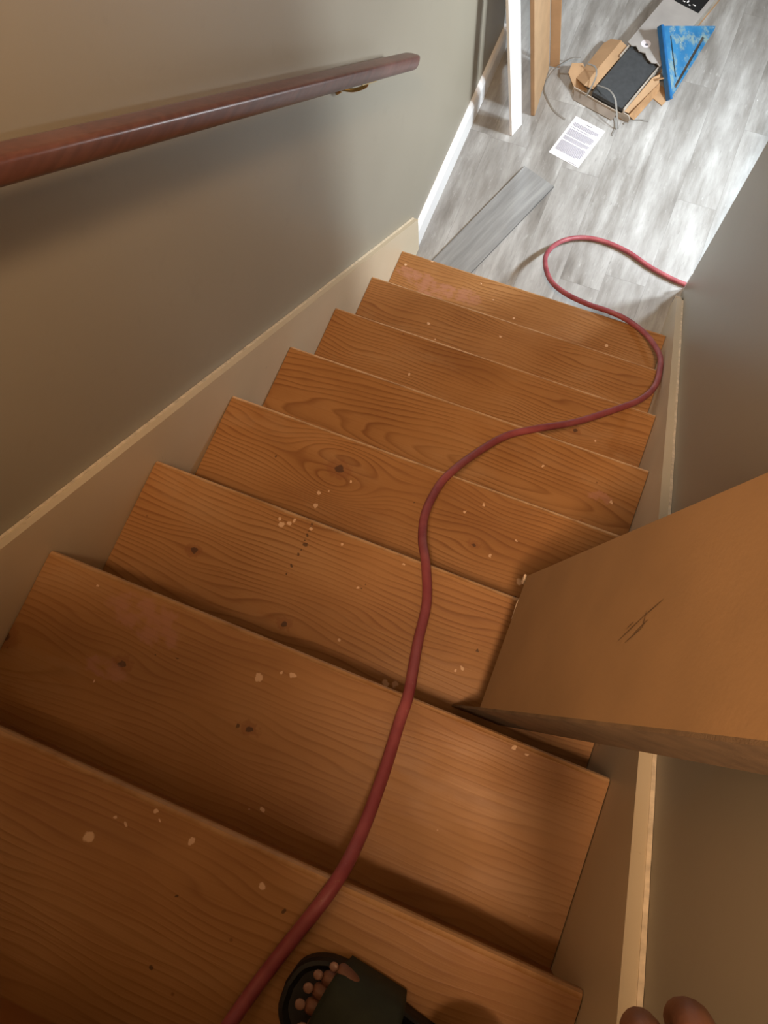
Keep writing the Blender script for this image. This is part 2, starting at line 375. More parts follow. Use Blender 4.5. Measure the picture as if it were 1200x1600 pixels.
for i in range(1, 10):
    s = SPEC[i]; y0 = -(i-1) * RUN; z0 = (i-1) * H
    sh = lambda l: [(a, b - y0, *r) for a, b, *r in l]
    m = wood_tread(i * 1.73, sh(s.get('k', [])), sh(s.get('pale', [])), sh(s.get('dark', [])), sh(s.get('pink', [])), s['worn'],
                   (s['arch'][0], s['arch'][1] - y0, s['arch'][2]) if 'arch' in s else None, 0.52 if i >= 7 else 0.82)
    bm = bmesh.new()
    # bull-nosed board, section in y-z
    sec = [(0.0, -0.020), (0.0, -0.008), (-0.0025, -0.003), (-0.008, 0.0), (-RUN - 0.028, 0.0), (-RUN - 0.028, -0.028), (-0.008, -0.028), (-0.0025, -0.025)]
    a = [bm.verts.new((0.0012, y, z)) for y, z in sec]; b = [bm.verts.new((W - 0.0012, y, z)) for y, z in sec]
    bm.faces.new(a); bm.faces.new(list(reversed(b)))
    for k in range(len(sec)): bm.faces.new((a[k], a[(k+1) % len(sec)], b[(k+1) % len(sec)], b[k]))
    t = link('tread', bm, m, stair, loc=(0, y0, z0 - FZ))
    if i == 5: t['label'] = 'varnished tread with one large dark knot and swirling grain'
    if i == 6: t['label'] = 'varnished tread with a row of small dark dashes across it'
    bm = box((0.001, y0 - 0.046, z0 - H), (W - 0.001, y0 - 0.028, z0 - 0.028))
    link('riser', bm, D.materials.get('riser_wood') or plain('riser_wood', (0.30, 0.12, 0.035), 0.42, 0.15, 6), stair, loc=(0, 0, -FZ))
bm = box((0.001, -9*RUN - 0.046, 8*H), (W - 0.001, -9*RUN - 0.028, LAND - 0.0405))
link('riser', bm, D.materials['riser_wood'], stair, loc=(0, 0, -FZ))

def skirt(x0, x1, zs, yend):
    """board whose top edge follows the stair; zs(y) gives the top height"""
    low = lambda y: zs(y) - 0.46
    pts = [(x0, yend, max(FZ, -1)), (x0, yend, zs(yend))]
    ytop = -2.3
    pts += [(x0, ytop, zs(ytop)), (x0, ytop, low(ytop)), (x0, -0.35, FZ)]
    return prism(pts, (x1 - x0, 0, 0))
zl = lambda y: -0.8427 * y + 0.102
zr = lambda y: 0.564 - 0.880 * (y + 0.536)
link('skirt_board', skirt(0, XL + 0.0006, zl, 0.148), M_skirt, stair, loc=(0, 0, -FZ))
link('skirt_board', skirt(W, XR - 0.0006, zr, 0.190), M_skirt, stair, loc=(0, 0, -FZ))
# thin bead of old paint and caulk where skirt meets wall
def bead(x, zs, y0, y1, s, amp):
    bm = bmesh.new(); N = 150; prev = None; rnd = random.Random(9)
    w = 0.003
    for i in range(N + 1):
        y = y0 + (y1 - y0) * i / N
        w += (rnd.random() - 0.5) * amp * 0.6; w = max(0.0012, min(0.0075, w)) if s > 0 else max(0.001, min(0.003, w))
        z = zs(y)
        r = [bm.verts.new(p) for p in ((x - s*0.006, y, z - 0.001), (x - s*0.006, y, z + 0.0018), (x - s*0.0005, y, z + w), (x - s*0.0005, y, z - 0.001))]
        if prev:
            for k in range(4): bm.faces.new((prev[k], prev[(k+1)%4], r[(k+1)%4], r[k]))
        else: bm.faces.new(r)
        prev = r
    bm.faces.new(list(reversed(prev))); return bm
link('paint_bead', bead(XR, zr, 0.188, -2.2, 1, 0.006), plain('old_caulk', (0.66, 0.56, 0.42), 0.7, 0.2, 60), stair, loc=(0, 0, -FZ))
link('paint_bead', bead(XL, zl, 0.145, -2.2, -1, 0.001), D.materials['old_caulk'], stair, loc=(0, 0, -FZ))
# notched foot of the right skirt board
zf = zr(0.190)
link('skirt_foot', prism([(W, 0.190, FZ), (W, 0.190, zf), (W, 0.202, zf - 0.012), (W, 0.206, zf - 0.034), (W, 0.214, zf - 0.028), (W, 0.226, zf - 0.040), (W, 0.240, zf - 0.06), (W, 0.240, FZ)], (0.018, 0, 0)), M_skirt, stair, loc=(0, 0, -FZ))

# ------------------------------------------------------------------ handrail
rail = thing('handrail', (XL, -0.30, 0.99), 'dark mahogany-stained wooden handrail on the left wall', 'handrail')
RX = 0.050
rz = lambda y: 0.831 - 0.8385 * y
pv = lambda y: Vector((RX, y, rz(y)))
y_end, y_up = 0.030, -2.1
hw, hh = 0.021, 0.0165
sec = [(1.0, 0.55), (0.95, 0.80), (0.80, 0.95), (0.55, 1.0), (0.15, 1.0), (-0.2, 0.97), (-0.55, 0.90), (-0.85, 0.78), (-1.0, 0.6)]
sec = sec + [(a, -b) for a, b in reversed(sec)]
path = []; tp = []
for i in range(9):
    th = i / 8 * PI / 2
    path.append(pv(y_end + 0.036 * (math.sin(PI/2 - th) - 1))); tp.append(0.10 + 0.90 * math.sin(th))
for i in range(1, 21): path.append(pv(y_end - 0.036 + (y_up - y_end) * i / 20)); tp.append(1)
tdir = (pv(-1) - pv(0)).normalized(); nz = (Vector((0, 0, 1)) - tdir * tdir.z).normalized()
bm = bmesh.new(); rings = []
for p, k in zip(path, tp):
    rings.append([bm.verts.new(p + nz * a * hh * (0.75 + 0.25*k) + Vector((1, 0, 0)) * b * hw * k) for a, b in sec])
for a, b in zip(rings, rings[1:]):
    for k in range(len(sec)): bm.faces.new((a[k], a[(k+1) % len(sec)], b[(k+1) % len(sec)], b[k]))
bm.faces.new(rings[0]); bm.faces.new(list(reversed(rings[-1])))
o = link('rail', bm, M_rail, rail, smooth=True, loc=(-XL, 0.30, -0.99))
for yb in (-0.245, -1.45):
    zb = rz(yb)
    off = Vector((-XL, 0.30, -0.99))
    bm = bmesh.new()
    # rosette on the wall
    pw = Vector((XL, yb - 0.01, zb - 0.058))
    tube([pw, pw + Vector((0.004, 0, 0)), pw + Vector((0.009, 0, 0))], 0.015, 20, bm, taper=lambda t: 1 - 0.45 * t)
    arm = catmull([pw + Vector((0.004, 0, 0)), pw + Vector((0.035, 0.004, 0.002)), Vector((RX - 0.006, yb, zb - 0.040)), Vector((RX, yb, zb - 0.022))], 6)
    tube(arm, 0.0042, 10, bm)
    br = link('bracket', bm, M_brass, rail, smooth=True, loc=off)
    sd = bmesh.new()
    a0 = Vector((RX, yb, zb)) - nz * (hh + 0.0015)
    for u, v in ((-0.045, 0.045),):
        vs_ = [a0 + tdir * s1 + Vector((s2, 0, 0)) + nz * s3 for s1 in (-0.045, 0.045) for s2 in (-0.011, 0.011) for s3 in (-0.0015, 0.0015)]
        V = [sd.verts.new(p) for p in vs_]
        for q in ((0,1,3,2), (4,6,7,5), (0,4,5,1), (2,3,7,6), (0,2,6,4), (1,5,7,3)): sd.faces.new([V[k] for k in q])
    link('saddle_plate', sd, M_brass, br)

# ------------------------------------------------------------------ hose
hp = [(0.553,-2.55,1.835),(0.56,-2.30,1.83),(0.566,-2.12,1.822),(0.570,-1.985,1.735),(0.573,-1.915,1.640),(0.575,-1.880,1.52),(0.582,-1.840,1.437),(0.601,-1.775,1.4255),(0.629,-1.687,1.426),
      (0.636,-1.632,1.372),(0.633,-1.553,1.305),(0.626,-1.482,1.252),(0.622,-1.436,1.221),(0.603,-1.355,1.135),(0.588,-1.276,1.068),(0.557,-1.202,1.020),(0.530,-1.150,0.965),(0.512,-1.087,0.915),
      (0.510,-1.009,0.850),(0.520,-0.962,0.818),(0.544,-0.880,0.735),(0.592,-0.778,0.650),(0.654,-0.720,0.617),(0.739,-0.630,0.525),(0.826,-0.524,0.440),(0.888,-0.437,0.370),
      (0.922,-0.346,0.296),(0.929,-0.246,0.216),(0.921,-0.153,0.136),(0.872,-0.054,0.052),(0.802,0.000,0.012),(0.734,0.012,0.0085),(0.667,0.022,-0.006),(0.583,0.052,-0.035),(0.517,0.102,-0.07),
      (0.474,0.174,-0.10),(0.461,0.246,-0.130),(0.487,0.328,-0.165),(0.546,0.385,-0.188),(0.626,0.404,FZ+.009),(0.728,0.392,FZ+.009),(0.836,0.355,FZ+.009),(0.973,0.322+.01,FZ+.009),(1.15,0.345,FZ+.009),(1.5,0.40,FZ+.009)]
bm = tube(catmull(hp, 8), 0.0088, 14)
tag(link('air_hose', bm, M_hose, smooth=True), 'red rubber air hose snaking down the wooden stairs onto the grey floor', 'hose')

# ------------------------------------------------------------------ carton leaning on the right wall
M_tan = plain('tan_cardboard', (0.315, 0.185, 0.085), 0.75, 0.08, 9, 0.15)
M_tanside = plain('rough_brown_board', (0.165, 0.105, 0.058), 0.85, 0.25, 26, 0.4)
U = Vector((0.192, 0.0122, 0.981)); U.normalize()
tip = Vector((0.6899, -1.4185, 5*H + 0.001))
Y0v, TH, LEN = 0.211, 0.082, 0.955
Vv = Vector((0, 1, 0)); Vv = (Vv - U * Vv.dot(U)).normalized()
Nn = U.cross(Vv).normalized()
if Nn.x > 0: Nn = -Nn                       # points to -X, up
bigc = thing('cardboard_carton', tip, 'tall tan cardboard carton with pencil marks leaning over the stairs against the right wall', 'box')
def cpt(s, v, d): return U * s + Vv * v - Nn * d
def cbox(s0, s1, v0, v1, d0, d1):
    bm = bmesh.new(); V = [bm.verts.new(cpt(s, v, d)) for s in (s0, s1) for v in (v0, v1) for d in (d0, d1)]
    for q in ((0,1,3,2), (4,6,7,5), (0,4,5,1), (2,3,7,6), (0,2,6,4), (1,5,7,3)): bm.faces.new([V[k] for k in q])
    return bm
S0 = 0.200
link('front_face', cbox(S0, LEN, 0.0, Y0v, 0.0, 0.004), M_tan, bigc)
# uphill side runs down to the tread, ragged lower edge
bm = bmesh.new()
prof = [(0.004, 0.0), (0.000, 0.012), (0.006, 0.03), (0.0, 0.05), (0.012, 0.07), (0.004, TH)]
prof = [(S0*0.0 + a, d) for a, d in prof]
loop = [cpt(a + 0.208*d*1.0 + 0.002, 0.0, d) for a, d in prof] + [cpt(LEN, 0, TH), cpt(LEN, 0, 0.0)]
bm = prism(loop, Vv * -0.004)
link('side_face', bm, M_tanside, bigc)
loop = [cpt(0.03 + 0.21*d, Y0v, d) for d in (0.004, 0.03)] + [cpt(0.06, Y0v, 0.05), cpt(0.045, Y0v, 0.07), cpt(0.05, Y0v, TH), cpt(LEN, Y0v, TH), cpt(LEN, Y0v, 0.004), cpt(S0, Y0v, 0.004)]
link('side_face', cbox(S0, LEN, Y0v, Y0v + 0.004, 0.0, TH), M_tan, bigc)
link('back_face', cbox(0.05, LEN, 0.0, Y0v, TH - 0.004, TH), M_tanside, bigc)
link('top_face', cbox(LEN, LEN + 0.004, -0.004, Y0v + 0.004, 0.0, TH), M_tan, bigc)
# torn white-edged flap at the lower corner
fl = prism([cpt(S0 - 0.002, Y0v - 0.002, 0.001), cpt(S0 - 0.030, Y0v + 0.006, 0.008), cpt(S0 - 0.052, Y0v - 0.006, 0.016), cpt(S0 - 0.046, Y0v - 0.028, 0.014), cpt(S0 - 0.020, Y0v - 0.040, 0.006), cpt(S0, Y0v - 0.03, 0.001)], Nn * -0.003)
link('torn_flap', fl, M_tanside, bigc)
chip = prism([cpt(S0 - 0.060, Y0v + 0.006, 0.012), cpt(S0 - 0.050, Y0v + 0.014, 0.010), cpt(S0 - 0.036, Y0v + 0.014, 0.008), cpt(S0 - 0.034, Y0v + 0.004, 0.008), cpt(S0 - 0.048, Y0v + 0.0, 0.012)], Nn * 0.004)
link('torn_paper', chip, plain('torn_paper', (0.72, 0.56, 0.42), 0.8), bigc)['label'] = 'pale torn paper edge'
chip = prism([cpt(S0 - 0.040, Y0v - 0.060, 0.012), cpt(S0 - 0.014, Y0v - 0.030, 0.006), cpt(S0 - 0.010, Y0v - 0.040, 0.004), cpt(S0 - 0.024, Y0v - 0.064, 0.008)], Nn * 0.003)
link('torn_paper', chip, D.materials['torn_paper'], bigc)['label'] = 'pale torn paper edge'
# pencil strokes (ticks crossed by a line)
pb = bmesh.new()
def stroke(a, b, w=0.0008):
    A = cpt(a[0], a[1], -0.0005); B = cpt(b[0], b[1], -0.0005); d = (B - A).normalized(); q = d.cross(Nn) * w
    V = [pb.verts.new(p) for p in (A - q*0.4, A + q*0.4, (A+B)/2 + q, B + q*0.3, B - q*0.3, (A+B)/2 - q)]
    pb.faces.new(V)
PENCIL = [((0.6457, 0.0819), (0.6884, 0.1047)), ((0.688, 0.1045), (0.7191, 0.1182)), ((0.668, 0.100), (0.657, 0.094)), ((0.6634, 0.0790), (0.6925, 0.0925)), ((0.6925, 0.0925), (0.6900, 0.1100)), ((0.678, 0.088), (0.7000, 0.1000))]
for a_, b_ in PENCIL: stroke(a_, b_)
link('pencil_marks', pb, M_cord, bigc)

# ------------------------------------------------------------------ things on the lower floor
# loose plank
pl = tag(link('vinyl_plank', prism([(-0.0725, -0.625, 0), (0.0725, -0.625, 0), (0.0725, 0.0, 0), (-0.0725, 0.0, 0)], (0, 0, 0.006)), M_loose),
         'loose smooth grey vinyl plank lying askew at the foot of the stairs', 'plank')
pl.location = (0.319, 0.595, FZ + 0.0005); pl.rotation_euler = (0, 0, math.atan2(0.175, -0.475) - PI/2 - PI)
pl.rotation_euler = (0, 0, -math.atan2(0.171, 0.468))
# paper
pap = thing('instruction_sheet', (0.4035, 0.7945, FZ + 0.0006), 'white printed instruction sheet lying flat on the grey floor', 'paper')
ang = math.atan2(0.877 - 0.908, 0.491 - 0.362)
pap.rotation_euler = (0, 0, ang)
link('sheet', box((-0.066, -0.099, 0), (0.066, 0.099, 0.0006)), M_paper, pap)
tb = bmesh.new(); rnd = random.Random(3)
def bar(x0, x1, y, h, b=None): add_box(b or tb, (x0, y, 0.0006), (x1, y + h, 0.0009))
yv = 0.070
for para, nl in enumerate((4, 1, 7, 4, 11)):
    for l in range(nl):
        x1 = 0.056 if l < nl - 1 else rnd.uniform(0.02, 0.05)
        bar(-0.056, x1 - rnd.uniform(0, 0.006), yv, 0.0030); yv -= 0.0046
    yv -= 0.0052
link('text_lines', tb, M_ink, pap)
hb = bmesh.new(); add_box(hb, (-0.014, 0.083, 0.0006), (0.014, 0.086, 0.0009)); fb1 = box((0.02, -0.095, 0.0006), (0.055, -0.093, 0.0009)); link('footer_line', fb1, M_inkd, pap)
link('heading', hb, M_inkd, pap)

# torn open flooring carton
A2 = Vector((0.275, 0.961, 0)); 
fc = thing('flooring_carton', (0.39, 0.992, FZ), 'torn open grey-printed flooring carton with tan flaps on the grey floor', 'box', rz=-math.atan2(0.275, 0.961))
# local x = t (right), local y = s (away)
link('bottom_tray', box((-0.004, -0.004, 0.0005), (0.150, 0.86, 0.004)), M_card, fc)
link('side_wall', box((0.142, 0.0, 0.004), (0.146, 0.86, 0.050)), M_printedge, fc)
link('side_wall', box((-0.008, 0.20, 0.004), (-0.004, 0.86, 0.050)), M_printedge, fc)
lid = prism([(-0.016, 0.268, 0.052), (0.004, 0.262, 0.052), (0.020, 0.271, 0.052), (0.042, 0.256, 0.052), (0.068, 0.262, 0.052), (0.085, 0.246, 0.052), (0.112, 0.236, 0.052), (0.130, 0.246, 0.052), (0.150, 0.238, 0.052), (0.150, 0.86, 0.052), (-0.016, 0.86, 0.052)], (0, 0, 0.004))
lo = link('lid', lid, M_print, fc)
lo['label'] = 'grey printed lid with ragged torn end'
cb = bmesh.new(); bmesh.ops.create_circle(cb, cap_ends=True, segments=28, radius=0.019, matrix=Matrix.Translation((0.046, 0.300, 0.0565)))
link('round_sticker', cb, plain('sticker_white', (0.74, 0.72, 0.78), 0.4, 0.02), lo)
cb = bmesh.new(); bmesh.ops.create_circle(cb, cap_ends=True, segments=12, radius=0.006, matrix=Matrix.Translation((0.051, 0.297, 0.0568)))
link('sticker_mark', cb, M_inkd, lo)
add = box((0.022, 0.540, 0.0562), (0.132, 0.84, 0.0568)); link('black_label', add, M_black, lo)
wt = bmesh.new()
for (x, y, a, b) in ((0.050, 0.556, 0.010, 0.005), (0.066, 0.560, 0.006, 0.012), (0.078, 0.552, 0.008, 0.004), (0.040, 0.566, 0.005, 0.006), (0.092, 0.562, 0.012, 0.004)):
    add_box(wt, (x, y, 0.0568), (x + a, y + b, 0.0571))
link('label_marks', wt, M_white, lo)
# end strip with rounded tab, outside grey
link('end_wall', prism([(-0.080, 0.0, 0.001), (0.178, 0.0, 0.001), (0.180, 0.0, 0.022), (0.172, 0.0, 0.036), (0.150, 0.0, 0.036), (0.138, 0.0, 0.026), (0.05, 0.0, 0.024), (-0.078, 0.0, 0.026)], (0, -0.0035, 0)), M_printedge, fc)
def sheet(pts, mat, name, th=0.0035, parent=fc):
    P = [Vector(p) for p in pts]; nrm = (P[1] - P[0]).cross(P[2] - P[0]).normalized()
    if nrm.z < 0: nrm = -nrm
    bm = prism([p for p in P], nrm * -th) if len(P) == 3 else None
    if bm is None:
        # project onto the plane of the first three so the face stays planar
        P = [p - nrm * ((p - P[0]).dot(nrm)) for p in P]; bm = prism(P, nrm * -th)
    return link(name, bm, mat, parent)
f = sheet([(-0.006, 0.02, 0.040), (-0.040, 0.005, 0.052), (-0.040, 0.262, 0.052), (-0.006, 0.262, 0.040)], M_card, 'flap')
sheet([(-0.040, 0.005, 0.052), (-0.094, 0.035, 0.030), (-0.100, 0.235, 0.030), (-0.085, 0.262, 0.033), (-0.040, 0.262, 0.052)], M_card, 'flap')
sheet([(-0.030, 0.020, 0.010), (-0.075, -0.002, 0.022), (-0.128, 0.030, 0.040), (-0.140, 0.070, 0.046), (-0.104, 0.100, 0.050), (-0.060, 0.066, 0.030)], M_card, 'flap')
sheet([(0.146, 0.010, 0.030), (0.168, 0.028, 0.012), (0.190, 0.185, 0.012), (0.158, 0.225, 0.032), (0.146, 0.19, 0.040)], M_card, 'flap')
sheet([(0.170, 0.004, 0.030), (0.190, 0.020, 0.003), (0.196, 0.190, 0.003), (0.186, 0.205, 0.028)], M_cardin, 'flap')
sheet([(0.150, 0.185, 0.040), (0.176, 0.190, 0.052), (0.190, 0.215, 0.046), (0.172, 0.250, 0.040), (0.150, 0.235, 0.044)], M_cardin, 'torn_flap')
sheet([(-0.072, -0.006, 0.018), (0.125, -0.006, 0.018), (0.120, -0.030, 0.004), (-0.055, -0.034, 0.004)], plain('shadow_taupe_card', (0.20, 0.175, 0.15), 0.6, 0.15, 20), 'flap')  # near-end flap in shadow taupe; its shade is painted into the colour
# dark backed planks stacked inside
st = thing('plank_stack', (0.39, 0.992, FZ + 0.0045), 'dark slate-backed vinyl planks stacked inside the torn open carton', 'planks', rz=-math.atan2(0.275, 0.961))
for k in range(5):
    link('plank', box((0.0005 + 0.0004*(k % 2), 0.004 + 0.001*(k % 3), k*0.0078), (0.1385, 0.84, k*0.0078 + 0.0070)), M_slate, st)
# tan scrap
a = [(0.616, 1.082), (0.628, 1.150), (0.645, 1.14), (0.668, 1.088), (0.659, 1.059)]
cx, cy = 0.64, 1.10
tag(link('cardboard_scrap', prism([(x - cx, y - cy, 0.0) for x, y in a], (0, 0, 0.003)), M_card, loc=(cx, cy, FZ + 0.0006)), 'small tan cardboard scrap on the floor below the blue square', 'cardboard')

# blue rafter square propped over the carton edge
SA, SB, SC = Vector((0.676, 1.090, FZ + 0.012)), Vector((0.549, 1.288, FZ + 0.128)), Vector((0.746, 1.475, FZ + 0.012))
sq = thing('rafter_square', SA, 'scuffed blue triangular rafter square propped on the open carton', 'square')
eu = (SA - SB); Lu = eu.length; eu.normalize(); ev = SC - SB; ev = (ev - eu * ev.dot(eu)); Lv = ev.length; ev.normalize(); en = eu.cross(ev).normalized()
if en.z < 0: en = -en
def sp(u, v, w=0): return SB - SA + eu * u + ev * v + en * w
outer = [sp(0, 0), sp(Lu, 0), sp(Lu - 0.006, 0.012), sp(0.012, Lv - 0.006), sp(0, Lv)]
h1 = [sp(0.035, 0.040), sp(0.185, 0.040), sp(0.185, 0.047), sp(0.035, 0.047)]
p0, p1 = (0.222, 0.034), (0.040, 0.222)
dx, dy = p1[0]-p0[0], p1[1]-p0[1]; dl = math.hypot(dx, dy); ox, oy = -dy/dl*0.0055, dx/dl*0.0055
h2 = [sp(p0[0]+ox, p0[1]+oy), sp(p1[0]+ox, p1[1]+oy), sp(p1[0]-ox, p1[1]-oy), sp(p0[0]-ox, p0[1]-oy)]
link('blade', prism(outer, en * 0.004, [h1, h2]), M_blue, sq)
fb = bmesh.new(); V = [fb.verts.new(sp(u, v, w)) for u in (-0.002, Lu + 0.004) for v in (-0.008, 0.006) for w in (-0.011, 0.013)]
for q in ((0,1,3,2), (4,6,7,5), (0,4,5,1), (2,3,7,6), (0,2,6,4), (1,5,7,3)): fb.faces.new([V[k] for k in q])
bmesh.ops.bevel(fb, geom=list(fb.edges), offset=0.0015, segments=2, affect='EDGES')
link('fence', fb, M_blueedge, sq)
tk = bmesh.new()
for i in range(26):
    t = i / 25; a = (0.250 - 0.225*t, 0.020 + 0.225*t); ln = 0.012 if i % 5 == 0 else 0.007
    q = [(a[0], a[1]), (a[0] - ln*0.7, a[1] - ln*0.7), (a[0] - ln*0.7 + 0.0008, a[1] - ln*0.7 - 0.0008), (a[0] + 0.0008, a[1] - 0.0008)]
    q = [sp(u + 0.004, v + 0.004, 0.0043) for u, v in q]
    tk.faces.new([tk.verts.new(p) for p in q])
link('scale_marks', tk, plain('scale_ink', (0.02, 0.05, 0.10), 0.5), sq)

# straps
def strap(pts, label, r=0.0018):
    o = link('packing_strap', tube(catmull(pts, 8), 1.0, section=[(0.0006, 0.003), (0.0006, -0.003), (-0.0006, -0.003), (-0.0006, 0.003)]), M_strap)
    return tag(o, label, 'strap', 'packing straps round the open carton')
z = FZ
strap([(0.300, 1.125, z+.056), (0.262, 1.118, z+.045), (0.217, 1.081, z+.018), (0.199, 1.023, z+.006), (0.207, 0.980, z+.003), (0.241, 0.933, z+.0025), (0.279, 0.898, z+.0025), (0.328, 0.876, z+.0025)],
      'thin grey packing strap curling over the floor left of the white sheet')
strap([(0.335, 1.100, z+.060), (0.368, 1.085, z+.070), (0.385, 1.040, z+.075), (0.380, 0.995, z+.052), (0.372, 0.978, z+.032)], 'short grey packing strap looping over the left carton flap')
strap([(0.400, 1.020, z+.0455+.01), (0.450, 0.995, z+.075), (0.485, 0.955, z+.085), (0.505, 0.925, z+.065), (0.522, 0.905, z+.035), (0.532, 0.897, z+.006)], 'pale grey packing strap arching over the near end of the dark planks')
strap([(0.490, 0.962, z+.003), (0.512, 0.930, z+.0025), (0.521, 0.900, z+.0025), (0.520, 0.865, z+.0025)], 'short dark strap end on the floor right of the white sheet')
strap([(0.545, 0.930, z+.0025), (0.565, 0.950, z+.004), (0.595, 0.968, z+.003), (0.632, 0.974, z+.0025)], 'short grey strap end pointing right from the carton corner')

# white trim board leaning on the left wall
Hh = 1.10
wb = thing('trim_board', (0.163, 0.775, FZ), 'glossy white trim board leaning upright against the left wall', 'board')
ay = Vector((0.018, 0.062, 0)).normalized(); up = Vector((-0.150, 0.03, 1.12)); up.normalize(); nx = ay.cross(up).normalized()
if nx.x < 0: nx = -nx
def board(parent, origin, wv, uv, nv, wd, ln, th, mat, name, bevel=0.001):
    bm = bmesh.new(); o = Vector(origin) - Vector(parent.location)
    V = [bm.verts.new(o + wv*a + uv*b - nv*c) for a in (0, wd) for b in (0, ln) for c in (0, th)]
    for q in ((0,1,3,2), (4,6,7,5), (0,4,5,1), (2,3,7,6), (0,2,6,4), (1,5,7,3)): bm.faces.new([V[k] for k in q])
    bmesh.ops.bevel(bm, geom=list(bm.edges), offset=bevel, segments=1, affect='EDGES')
    return link(name, bm, mat, parent)
board(wb, (0.160, 0.736, FZ + 0.002), ay, up, nx, 0.066, 1.18, 0.012, M_white, 'board')
cbd = thing('cardboard_angle', (0.21, 0.95, FZ), 'long folded brown cardboard strip leaning upright behind the white trim board', 'cardboard')
cy_ = Vector((-0.09, 1, 0)).normalized(); cup = Vector((-0.165, 0.0, 1.25)).normalized(); cn = cy_.cross(cup).normalized()
if cn.x < 0: cn = -cn
board(cbd, (0.212, 0.852, FZ + 0.004), cy_, cup, cn, 0.235, 1.27, 0.016, M_card, 'wide_panel')
board(cbd, (0.190, 1.094, FZ + 0.006), Vector((1, 0.1, 0)).normalized(), cup, Vector((0.1, -1, 0)).normalized(), 0.040, 1.27, 0.004, M_card, 'narrow_flange')

# ------------------------------------------------------------------ person on the upper steps
SKIN = plain('brown_skin', (0.16, 0.065, 0.038), 0.5, 0.12, 20, 0.15)
NAIL = plain('toenail', (0.26, 0.14, 0.105), 0.35, 0.05)
M_cloth = plain('black_cloth', (0.010, 0.010, 0.011), 0.9, 0.2, 40, 0.3)
M_shirt = plain('dark_grey_cloth', (0.05, 0.05, 0.055), 0.9, 0.15, 40, 0.3)
M_rubber = plain('black_rubber', (0.007, 0.007, 0.008), 0.6, 0.2, 40)
M_strap2 = plain('dark_green_strap', (0.018, 0.024, 0.014), 0.75, 0.2, 60, 0.3)
M_hair = plain('black_hair', (0.012, 0.010, 0.009), 0.7, 0.3, 60, 0.5)
def skinned(name, nodes, chains, mat, parent, sub=2, root=0):
    """nodes: {key: (pos, radius or (rx, ry))}; chains: lists of keys -> one smooth continuous surface"""
    keys = list(nodes); idx = {k: i for i, k in enumerate(keys)}; ed = set()
    for ch in chains:
        for a, b in zip(ch, ch[1:]): ed.add((idx[a], idx[b]))
    me = D.meshes.new(name); me.from_pydata([Vector(nodes[k][0]) for k in keys], list(ed), [])
    o = D.objects.new(name, me); C.objects.link(o)
    m = o.modifiers.new('skin', 'SKIN'); m.use_smooth_shade = True; m.branch_smoothing = 0.3
    if not me.skin_vertices: me.attributes.new('skin_vertex', 'FLOAT', 'POINT')
    for k, i in idx.items():
        r = nodes[k][1]; r = (r, r) if not isinstance(r, tuple) else r
        me.skin_vertices[0].data[i].radius = r
    me.skin_vertices[0].data[root].use_root = True
    s = o.modifiers.new('sub', 'SUBSURF'); s.levels = sub; s.render_levels = sub
    bpy.context.view_layer.update()
    me2 = D.meshes.new_from_object(o.evaluated_get(bpy.context.evaluated_depsgraph_get()))
    D.objects.remove(o); D.meshes.remove(me)
    for p in me2.polygons: p.use_smooth = True
    me2.materials.clear(); me2.materials.append(mat)
    o = D.objects.new(name, me2); C.objects.link(o)
    if parent: o.parent = parent
    return o
Z8, Z9 = 7 * H, 8 * H
N = {'pelvis': ((0.62, -1.85, 2.34), 0.125), 'waist': ((0.62, -1.835, 2.50), 0.128), 'chest': ((0.62, -1.825, 2.68), 0.145), 'collar': ((0.62, -1.83, 2.84), 0.090),
     'neck': ((0.62, -1.80, 2.92), 0.052), 'skull_low': ((0.62, -1.765, 2.99), 0.066), 'skull': ((0.62, -1.765, 3.06), 0.084), 'crown': ((0.62, -1.765, 3.125), 0.055),
     'nose': ((0.62, -1.670, 3.005), 0.010),
     'sr': ((0.80, -1.83, 2.82), 0.058), 'er': ((0.87, -1.85, 2.54), 0.042), 'wr': ((0.845, -1.70, 2.30), 0.027), 'pr': ((0.833, -1.635, 2.235), 0.028), 'kr': ((0.828, -1.587, 2.178), 0.028),
     'sl': ((0.41, -1.83, 2.82), 0.058), 'el': ((0.25, -1.74, 2.58), 0.042), 'wl': ((0.47, -1.66, 2.56), 0.028), 'pl': ((0.53, -1.655, 2.56), 0.028), 'kl': ((0.565, -1.61, 2.56), 0.026),
     'hr': ((0.71, -1.86, 2.27), 0.092), 'knr': ((0.76, -1.86, 1.93), 0.056), 'calr': ((0.80, -1.88, 1.80), 0.050), 'ar': ((0.830, -1.790, 1.52), 0.031),
     'heelr': ((0.852, -1.800, 1.474), 0.029), 'midr': ((0.775, -1.805, 1.482), (0.028, 0.022)), 'ballr': ((0.706, -1.790, 1.466), (0.034, 0.016)),
     'hl': ((0.53, -1.87, 2.27), 0.092), 'knl': ((0.41, -1.86, 2.02), 0.056), 'call': ((0.39, -1.95, 1.92), 0.050), 'al': ((0.36, -2.06, 1.73), 0.031),
     'heell': ((0.36, -2.09, 1.675), 0.029), 'midl': ((0.35, -2.02, 1.685), (0.030, 0.024)), 'balll': ((0.335, -1.965, 1.668), (0.038, 0.017))}
CH = [['pelvis', 'waist', 'chest', 'collar', 'neck', 'skull_low', 'skull', 'crown'], ['skull_low', 'nose'], ['collar', 'sr', 'er', 'wr', 'pr', 'kr'], ['collar', 'sl', 'el', 'wl', 'pl', 'kl'],
      ['pelvis', 'hr', 'knr', 'calr', 'ar', 'midr', 'ballr'], ['ar', 'heelr'], ['pelvis', 'hl', 'knl', 'call', 'al', 'midl', 'balll'], ['al', 'heell']]
nails = []
